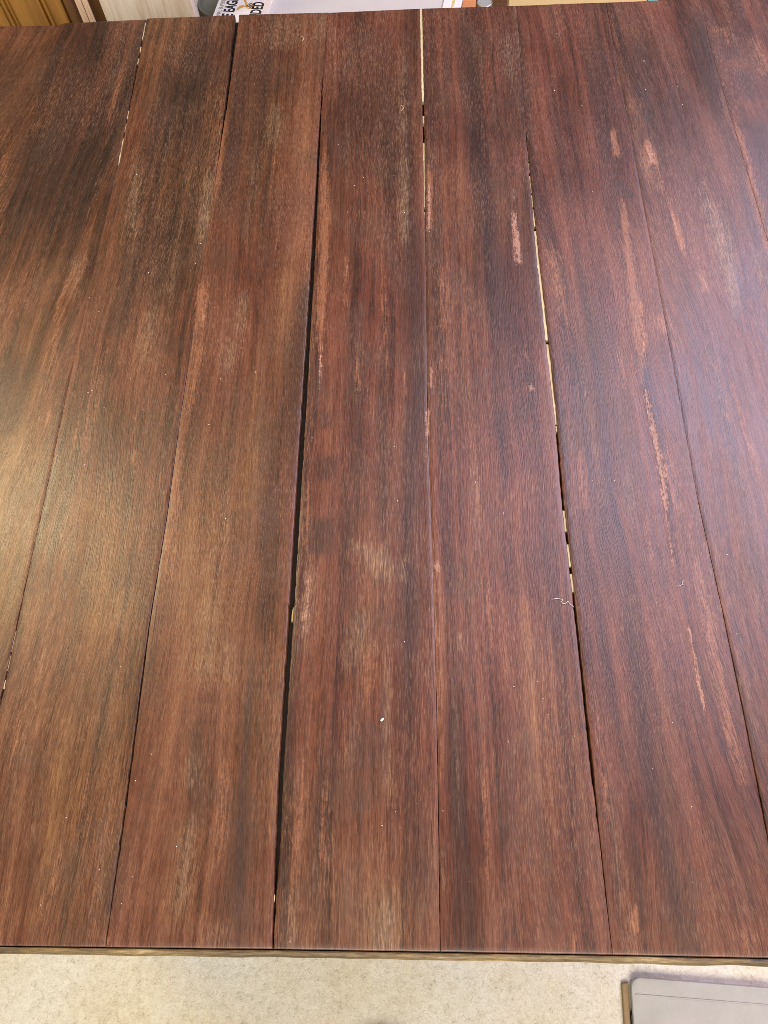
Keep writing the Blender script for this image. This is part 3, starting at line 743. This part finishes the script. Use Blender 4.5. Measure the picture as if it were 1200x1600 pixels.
lid = empty('storage_lid', (float(org[0] + .2), float(org[1] - .15), FLOOR_Z), 'scuffed flat pale grey lid with rounded corner and raised ridge, on the floor', 'lid')
LO = Vector(lid.location)
M_LID = lid_material()


def lidpart(name, bm, mat, z):
    o = obj(name, bm, mat, lid, origin=(LO.x, LO.y, z)); o.location = Vector(o.location) - LO; return o


bm = bmesh.new()
prof = [(.004, FLOOR_Z + .001, rr), (0, FLOOR_Z + .010, rr), (0, ZL - .003, rr), (.0012, ZL - .0006, rr), (.004, ZL, rr * .9)]
rings = []
for ins, z, r in prof: rings.append([bm.verts.new((p[0], p[1], z)) for p in lidpts(ins, max(r, .003))])
for a, b in zip(rings, rings[1:]):
    n = len(a)
    for i in range(n): bm.faces.new((a[i], a[(i + 1) % n], b[(i + 1) % n], b[i]))
bm.faces.new(rings[-1]); bm.faces.new(rings[0])
lidpart('slab', bm, M_LID, FLOOR_Z)
rp = [tuple(org + ex * p[0] + ey * p[1]) for p in ((.006, .0235), (w_ - .006, .0235), (w_ - .006, .0260), (.006, .0260))]
lidpart('ridge', prism(rp, ZL - .001, ZL + .0012, .0008), M_LID, FLOOR_Z)
a, b = [tuple(org + ex * p[0] + ey * p[1]) for p in ((-.0016, .055), (-.0016, .12))]
bm = prism([a, b, tuple(np.array(b) + ex * .0045), tuple(np.array(a) + ex * .0045)], FLOOR_Z + .003, ZL - .004)
lidpart('clip', bm, plain('black_plastic', (.03, .03, .03), .5), FLOOR_Z)
# thin brown strip on the floor beside the lid
s0 = [tuple(org + ex * p[0] + ey * p[1]) for p in ((-.0125, .012), (-.0130, .30), (-.002, .30), (-.002, .010))]
o = obj('tan_strip', prism(s0, FLOOR_Z + .001, FLOOR_Z + .008, .002), plain_wood('tan_grain', (.20, .125, .05), (.32, .215, .095), 120, 'Y', .7))
tag(o, 'thin tan strip along the left side of the grey lid', 'batten')

# tip of a lilac shoe at the lower frame edge
tip = at_z(598, 1622, FLOOR_Z + .02)
shoe = empty('shoe', (float(tip[0]), float(tip[1]) - .13, FLOOR_Z), 'pale lilac shoe on the concrete floor, only its toe in view', 'shoe')
SO = Vector(shoe.location)


def loft(secs, n=18):
    """secs: y, half width, z0, z1"""
    bm = bmesh.new(); rings = []
    for y, hw, z0, z1 in secs:
        ring = []
        for i in range(n):
            a = 2 * math.pi * i / n
            cx, sz = math.cos(a), math.sin(a)
            ring.append(bm.verts.new((hw * math.copysign(abs(cx) ** .8, cx), y, (z0 + z1) / 2 + (z1 - z0) / 2 * math.copysign(abs(sz) ** .7, sz))))
        rings.append(ring)
    for a, b in zip(rings, rings[1:]):
        for i in range(n): bm.faces.new((a[i], a[(i + 1) % n], b[(i + 1) % n], b[i]))
    bm.faces.new(rings[0]); bm.faces.new(rings[-1])
    return bm


up = [(.128, .012, .016, .026), (.124, .028, .015, .034), (.112, .040, .014, .044), (.09, .047, .014, .055), (.05, .049, .014, .068), (0, .043, .014, .085), (-.05, .038, .014, .092), (-.10, .036, .014, .095), (-.13, .026, .016, .090), (-.138, .012, .03, .08)]
sl = [(.132, .014, .0005, .013), (.127, .031, .0005, .0145), (.113, .044, .0005, .0145), (.08, .051, .0005, .0145), (0, .046, .0005, .0145), (-.08, .041, .0005, .0145), (-.13, .030, .0005, .0145), (-.142, .014, .0005, .013)]
o = obj('upper', loft(up), plain('lilac_fabric', (.80, .72, .84), .9, .2, 200), shoe, smooth=True)
o = obj('sole', loft(sl), plain('pale_lilac_rubber', (.80, .74, .82), .7, .1, 60), shoe, smooth=True)

# ------------------------------------------------------------------ behind the far edge
YB = LEN + .20
orange = (0.36, 0.165, 0.026)
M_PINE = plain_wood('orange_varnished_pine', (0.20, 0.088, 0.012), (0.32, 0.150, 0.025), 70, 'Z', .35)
M_PINE2 = plain_wood('shaded_brown_pine', (0.085, 0.036, 0.009), (0.15, 0.065, 0.018), 70, 'Z', .5)  # darker pine copy with the cabinet side's shade painted in; also the bench
M_STRIP = plain_wood('pale_pinkish_timber', (0.42, 0.28, 0.19), (0.70, 0.52, 0.38), 90, 'Z', .6)


def limed():
    k = NT('limewashed_board')
    x, y, z = k.sep(k.coord())
    v = k.com(k.math('MULTIPLY', x, 24), y, k.math('MULTIPLY', z, 2.0))
    a = k.noise(v, 1, 4, .6, .5); b = k.noise(v, 6, 3, .6)
    col = k.ramp(k.math('MULTIPLY_ADD', b, .45, k.math('MULTIPLY', a, .6)), [(.32, (.30, .21, .14)), (.46, (.50, .41, .33)), (.62, (.64, .57, .50))])
    k.bump(b, .2, .001)
    return k.out(col, .6)


def bx(name, u0, u1, y0, y1, z0, z1, mat, parent=None, v=20, bevel=.002):
    xa, xb = at_y(u0, v, y0)[0], at_y(u1, v, y0)[0]
    return obj(name, nbox((xa, y0, z0), (xb, y1, z1), bevel), mat, parent, origin=((xa + xb) / 2, y0, z0))


ZT = 0.10
cab = empty('pine_cabinet', (float(at_y(40, 20, YB)[0]), YB, FLOOR_Z), 'orange varnished pine cabinet with vertical mouldings behind the far left corner', 'cabinet')
CO = Vector(cab.location)


def cpart(o): o.location = Vector(o.location) - CO; o.parent = cab; return o


xa, xb = at_y(-160, 20, YB)[0], at_y(103, 20, YB)[0]
cpart(obj('door_panel', nbox((xa, YB, FLOOR_Z + .06), (xb - .001, YB + .02, ZT), .002), M_PINE, origin=(xb, YB, FLOOR_Z + .06)))
xs_, xe_ = xb, at_y(126, 20, YB + .02)[0]
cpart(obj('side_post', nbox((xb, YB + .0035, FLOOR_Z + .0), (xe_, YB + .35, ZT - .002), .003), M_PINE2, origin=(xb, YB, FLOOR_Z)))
for u0, u1, pr in ((4, 8, .003), (12, 16, .005), (19, 22, .003), (66.5, 71.5, .007), (74.5, 79, .005)):
    a_, b_ = at_y(u0, 20, YB)[0], at_y(u1, 20, YB)[0]
    cpart(obj('moulding', nbox((a_, YB - pr, FLOOR_Z + .06), (b_, YB - .0002, ZT - .004), min(.0018, pr * .45)), M_PINE, origin=(a_, YB, FLOOR_Z + .06)))
a_ = at_y(-160, 20, YB)[0]
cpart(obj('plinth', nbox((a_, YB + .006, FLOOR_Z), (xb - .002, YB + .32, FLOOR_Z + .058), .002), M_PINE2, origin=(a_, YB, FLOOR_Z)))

st = empty('pale_post', (float(at_y(132, 20, YB - .005)[0]), YB, FLOOR_Z), 'narrow pale pinkish timber post between the orange cabinet and the limewashed board', 'post')
PO = Vector(st.location)
for u0, u1, yy in ((124, 133.3, 0), (134, 143, .0015)):
    a_, b_ = at_y(u0, 20, YB - .005)[0], at_y(u1, 20, YB - .005)[0]
    o = obj('batten', nbox((a_, YB - .005 + yy, FLOOR_Z), (b_, YB - .0005 + yy, ZT), .001), M_STRIP, origin=(a_, YB, FLOOR_Z)); o.location = Vector(o.location) - PO; o.parent = st

o = bx('dark_gap_strip', 143.6, 168, YB + .03, YB + .05, FLOOR_Z, ZT, M_PINE2)  # dark strip painted as the shade of the gap
tag(o, 'dark brown strip standing in for the shade of the gap beside the limewashed board', 'board')
o = bx('limewashed_board', 161.5, 303.5, YB - .004, YB + .018, FLOOR_Z, ZT, limed())
tag(o, 'wide limewashed pale wooden board standing upright behind the far edge', 'board')

# low bench carrying the odds and ends
ZB = -.16
yb0 = LEN + .03
M_WHITE = plain('white_board', (0.50, 0.485, 0.455), .45, .06, 12)
xA, xB = at_z(392, 12, ZB)[0], at_z(712, 5, ZB)[0]
wt = empty('white_storage_box', (float((xA + xB) / 2), yb0 + .2, FLOOR_Z), 'large off-white storage box with a flat lid behind the far edge', 'box')
WO = Vector(wt.location)
for nm, bm in (('box_body', nbox((xA + .008, yb0 + .008, FLOOR_Z), (xB - .008, yb0 + .48, ZB - .0225), .006)),
               ('box_lid', nbox((xA, yb0, ZB - .022), (xB, yb0 + .49, ZB), .004, 3))):
    o = obj(nm, bm, M_WHITE, origin=(WO.x, WO.y, FLOOR_Z)); o.location = Vector(o.location) - WO; o.parent = wt

# grey-green tub left of it
tubc = at_z(352, 0, ZB - .015)
tr = float(abs(at_z(306, 10, ZB - .015)[0] - tubc[0]))
tb = empty('plastic_tub', (float(tubc[0]), float(tubc[1]), FLOOR_Z), 'round grey-green plastic tub with a dark inside, left of the white box', 'tub')
M_TUB = plain('grey_green_plastic', (0.125, 0.135, 0.10), .4, .1, 20)


def lathe(prof, n=40):
    bm = bmesh.new(); rings = []
    for r, z in prof: rings.append([bm.verts.new((r * math.cos(2 * math.pi * i / n), r * math.sin(2 * math.pi * i / n), z)) for i in range(n)])
    for a, b in zip(rings, rings[1:]):
        for i in range(n): bm.faces.new((a[i], a[(i + 1) % n], b[(i + 1) % n], b[i]))
    bm.faces.new(rings[0]); bm.faces.new(rings[-1])
    return bm


ht = ZB - .015 - FLOOR_Z
o = obj('tub_wall', lathe([(tr * .80, .001), (tr * .93, ht - .03), (tr * .93, ht - .008), (tr * .88, ht - .008), (tr * .76, .012)]), M_TUB, tb, smooth=False)
o = obj('tub_rim', lathe([(tr * .945, ht - .016), (tr * 1.0, ht - .016), (tr * 1.0, ht - .004), (tr * .97, ht), (tr * .90, ht), (tr * .885, ht - .007), (tr * .945, ht - .0075)]), M_TUB, tb)

# the book, lying askew on the box and the tub
ZK = ZB + .028
B0, B1 = at_z(333.2, 22.5, ZK), at_z(342.6, -2, ZK)      # its left cover edge
B2 = at_z(407.5, 19.5, ZK)
ux = (B1 - B0)[:2]; ux /= np.linalg.norm(ux)              # reading direction
uy = np.array([-ux[1], ux[0]])                            # towards the top of the cover
if np.dot(uy, (B0 - B2)[:2]) < 0: uy = -uy
bw = abs(float(np.dot((B0 - B2)[:2], uy)))                # height of the visible title block
H_ = bw; L_ = .20
BS = B0[:2] - ux * .065                                   # top corner, hidden below the table edge
book = empty('book', (float(BS[0]), float(BS[1]), ZB), 'white paperback with black title lettering and a golden eagle, lying askew on the white box', 'book')
ang = math.atan2(ux[1], ux[0])
book.rotation_euler = (0, 0, ang)
# local axes: x = reading direction, y = towards the top of the cover, origin at the top start corner
th = ZK - ZB


def bpart(name, bm, mat, parent=None):
    o = obj(name, bm, mat, parent or book); return o


M_COVER = plain('white_cover', (0.66, 0.64, 0.57), .35, .03, 20)
M_PAGES = plain('cream_pages', (0.70, 0.64, 0.50), .8, .1, 300)
M_INK = plain('black_ink', (0.018, 0.018, 0.020), .45)
M_GOLD = plain('golden_print', (0.50, 0.27, 0.055), .45, .3, 150)
M_LINE = plain('gold_line', (0.58, 0.52, 0.30), .5)
bpart('cover', nbox((0, -H_, th - .0012), (L_, 0, th), .0004), M_COVER)
bpart('pages', nbox((.002, -H_ + .002, .0015), (L_ - .001, -.002, th - .0014)), M_PAGES)
bpart('back_cover', nbox((0, -H_, 0), (L_, 0, .0013), .0004), M_COVER)


def text(body, x, y, size, squash, mat, bold=.0, align='LEFT'):
    cu = bpy.data.curves.new('t', 'FONT'); cu.body = body; cu.size = size; cu.offset = bold; cu.extrude = .0001; cu.align_x = align
    to = bpy.data.objects.new('t', cu); COL.objects.link(to)
    dg = bpy.context.evaluated_depsgraph_get()
    me = bpy.data.meshes.new_from_object(to.evaluated_get(dg))
    bpy.data.objects.remove(to)
    me.transform(Matrix.Diagonal((squash, 1, 1, 1)))
    me.materials.clear()
    o = bpy.data.objects.new('lettering', me); me.materials.append(mat); COL.objects.link(o); o.parent = book
    o.location = (x, y, th + .0002)
    return o


def bl(u, v):
    """cover point seen at this place: local x, y"""
    q = at_z(u, v, ZK)[:2] - BS
    return float(np.dot(q, ux)), float(np.dot(q, uy))


def cap_text(body, start, top, size, adv, mat, bold=0.0):
    """letters set one by one from start (local x), evenly spaced"""
    return text(body, start, top, size, adv, mat, bold)


# title lines; only their middle shows between the table edge and the frame
cap = .72
q1a, q1b = bl(354, 21), bl(364.5, 22)
h1 = abs(bl(356.5, 16)[1] - bl(367.5, 15.5)[1]) * 1.0
print('book', bw, h1, 'x of E', bl(360, 12), 'len px', bl(372, 0))
xE = bl(357, 19)[0]
sz = .0205 / cap
yb_ = bl(368.5, 10)[1]
text('E EAGLE', bl(353, 24)[0] - .004, yb_, sz, .62, M_INK, .0009)
yb2 = bl(411, 10)[1]
text('LANDED', bl(396, 24)[0] - .030, yb2, sz, .62, M_INK, .0009)
y0_ = bl(351, 5)[1]
text('ONAL SUPERB', bl(343, 22)[0] - .012, y0_, .0080 / cap, .78, plain('grey_ink', (.16, .16, .14), .5), .0)
for uu in (346, 352.5):
    y_ = bl(uu, 5)[1]
    bpart('gold_line', nbox((.002, y_ - .0004, th - .0002), (L_ - .002, y_ + .0004, th + .00015)), M_LINE)


def flat(pts_px, name, mat, z=.0002, smooth_n=0):
    pts = [bl(u, v) for u, v in pts_px]
    bm = bmesh.new()
    f = bm.faces.new([bm.verts.new((p[0], p[1], th + z)) for p in pts])
    r = bmesh.ops.extrude_face_region(bm, geom=[f])
    for v in [g for g in r['geom'] if isinstance(g, bmesh.types.BMVert)]: v.co.z -= .0004
    bmesh.ops.triangulate(bm, faces=bm.faces)
    return bpart(name, bm, mat)


flat([(384, 9.5), (379, 8), (374, 9.5), (370.5, 13), (368.8, 16.5), (371.5, 16), (375, 13.5), (379, 11.8), (383, 11)], 'eagle_wing', M_GOLD)
flat([(384.5, 9.5), (382.5, 4), (380, -1), (376.5, -4), (379, -5.5), (383.5, -1.5), (385.5, 2.5), (386.4, 6.5), (386.6, 9.5)], 'eagle_wing', M_GOLD)
flat([(382.5, 9), (385.5, 7), (388, 8.2), (388.8, 10.5), (387, 11.6), (384, 11.2)], 'eagle_body', M_GOLD)
# round wreath emblem held below the eagle, with its small dark hooked mark
cx_, cy_ = bl(391.5, 9)
rw = abs(bl(391.5, 4.2)[0] - cx_) * 1.0
ring = bmesh.new(); n = 28
va = []
for r_ in (rw, rw * .84): va.append([ring.verts.new((cx_ + r_ * math.cos(2 * math.pi * i / n), cy_ + r_ * math.sin(2 * math.pi * i / n), th + .0003)) for i in range(n)])
for i in range(n): ring.faces.new((va[0][i], va[0][(i + 1) % n], va[1][(i + 1) % n], va[1][i]))
bpart('wreath', ring, M_GOLD)
em = bmesh.new(); s_ = rw * .62; t_ = rw * .12
for q in range(4):
    ca, sa = math.cos(q * math.pi / 2 + math.pi / 4), math.sin(q * math.pi / 2 + math.pi / 4)
    for (x0, y0, x1, y1) in ((t_, -t_, s_, t_), (s_ - 2 * t_, -s_, s_, -t_)):
        em.faces.new([em.verts.new((cx_ + ca * a - sa * b, cy_ + sa * a + ca * b, th + .00045 + q * .00002)) for a, b in ((x0, y0), (x1, y0), (x1, y1), (x0, y1))])
em.faces.new([em.verts.new((cx_ + (a - b) * .7071, cy_ + (a + b) * .7071, th + .0005)) for a, b in ((-t_, -t_), (t_, -t_), (t_, t_), (-t_, t_))])
bpart('emblem', em, plain('brown_ink', (.10, .05, .015), .5))

# small things right of the white box
def rest_box(name, px, z0, z1, mat, label, cat, bevel=.001):
    pts = [tuple(at_z(u, v, z1)[:2]) for u, v in px]
    bm = prism(pts, z0, z1, bevel)
    c = np.mean(np.array(pts), 0)
    o = obj(name, bm, mat, origin=(float(c[0]), float(c[1]), z0))
    return tag(o, label, cat)


ZC = -.30                                                   # low shelf right of the box
xC, xD = at_z(716, 5, ZC)[0], at_z(1215, -8, ZC)[0] + .1
o = obj('low_bench', nbox((xC + .004, LEN + .04, ZC - .03), (xD, LEN + .60, ZC), .003), M_PINE2, origin=(xC, LEN + .04, ZC - .03))
bench = empty('bench', (float((xC + xD) / 2), LEN + .3, FLOOR_Z), 'low dark brown bench behind the far edge, right of the white box', 'bench')
o.parent = bench; o.location = Vector(o.location) - Vector(bench.location); o.name = 'bench_top'
for x_ in (xC + .03, xD - .03):
    for y_ in (LEN + .08, LEN + .56):
        q = obj('leg', nbox((x_ - .02, y_ - .02, FLOOR_Z), (x_ + .02, y_ + .02, ZC - .0305), .003), M_PINE2, bench, origin=(x_, y_, FLOOR_Z))
        q.location = Vector(q.location) - Vector(bench.location)

M_PAPER = plain('white_card', (.64, .64, .62), .5, .04, 20)
leaf = rest_box('leaflet', [(690, 16), (697, -14), (726, -14), (719, 16)], ZB + .0005, ZB + .004, M_PAPER, 'white leaflet with a narrow coloured strip on the right end of the white box', 'leaflet', .0004)
lo = Vector(leaf.location)
pts = [tuple(at_z(u, v, ZB + .004)[:2]) for u, v in ((704.0, 16), (709, -6), (712.5, -6), (708, 16))]
bm = prism(pts, ZB + .0036, ZB + .0044)


def strip_mat():
    k = NT('coloured_print')
    n = k.noise(k.coord(), 160, 2, .5)
    return k.out(k.ramp(n, [(.36, (.55, .10, .05)), (.46, (.70, .60, .30)), (.54, (.20, .36, .05)), (.64, (.75, .72, .30))]), .5)


o = obj('printed_strip', bm, strip_mat(), leaf, origin=tuple(lo)); o.location = (0, 0, 0)
rest_box('orange_carton', [(720.5, 16), (725, -14), (744, -14), (743, 16)], ZC, ZC + .12, plain('orange_card', (.56, .235, .085), .5, .08, 20), 'small plain orange carton on the bench right of the white box', 'carton', .0015)


def tin(u0, u1, z0, z1, mat, label, name, cat):
    a, b = at_z(u0, 8, z1), at_z(u1, 8, z1)
    r = float(abs(b[0] - a[0]) / 2); c = (a + b) / 2
    root = empty(name, (float(c[0]), float(c[1]) + r * .6, z0), label, cat)
    h = z1 - z0
    obj('body', lathe([(r * .97, 0), (r, .003), (r, h - .006), (r * .96, h - .004)], 28), mat, root, smooth=False)
    obj('cap', lathe([(r * .955, h - .0038), (r * .99, h - .003), (r * .99, h), (r * .93, h + .0008), (r * .9, h - .001), (r * .01, h - .001)], 28), mat, root)
    return root


tin(745.5, 770, ZC, ZC + .11, plain('grey_tin', (.40, .42, .38), .3, .1, 30, .3), 'round grey and white tin between the orange carton and the cardboard box', 'tin', 'tin')

M_CARD = plain('yellowish_cardboard', (.46, .345, .135), .8, .08, 60)
cbx = rest_box('cardboard_box', [(794, 18), (797, -40), (1014, -52), (1010.5, 8)], ZC, ZC + .13, M_CARD, 'flat yellowish-brown cardboard box on the bench behind the far edge', 'box', .002)
rest_box('teal_packet', [(1011.5, 10), (1014, -20), (1030, -22), (1028, 8)], ZC, ZC + .132, plain('teal_card', (.10, .34, .29), .5), 'small teal packet at the right end of the cardboard box', 'packet', .001)
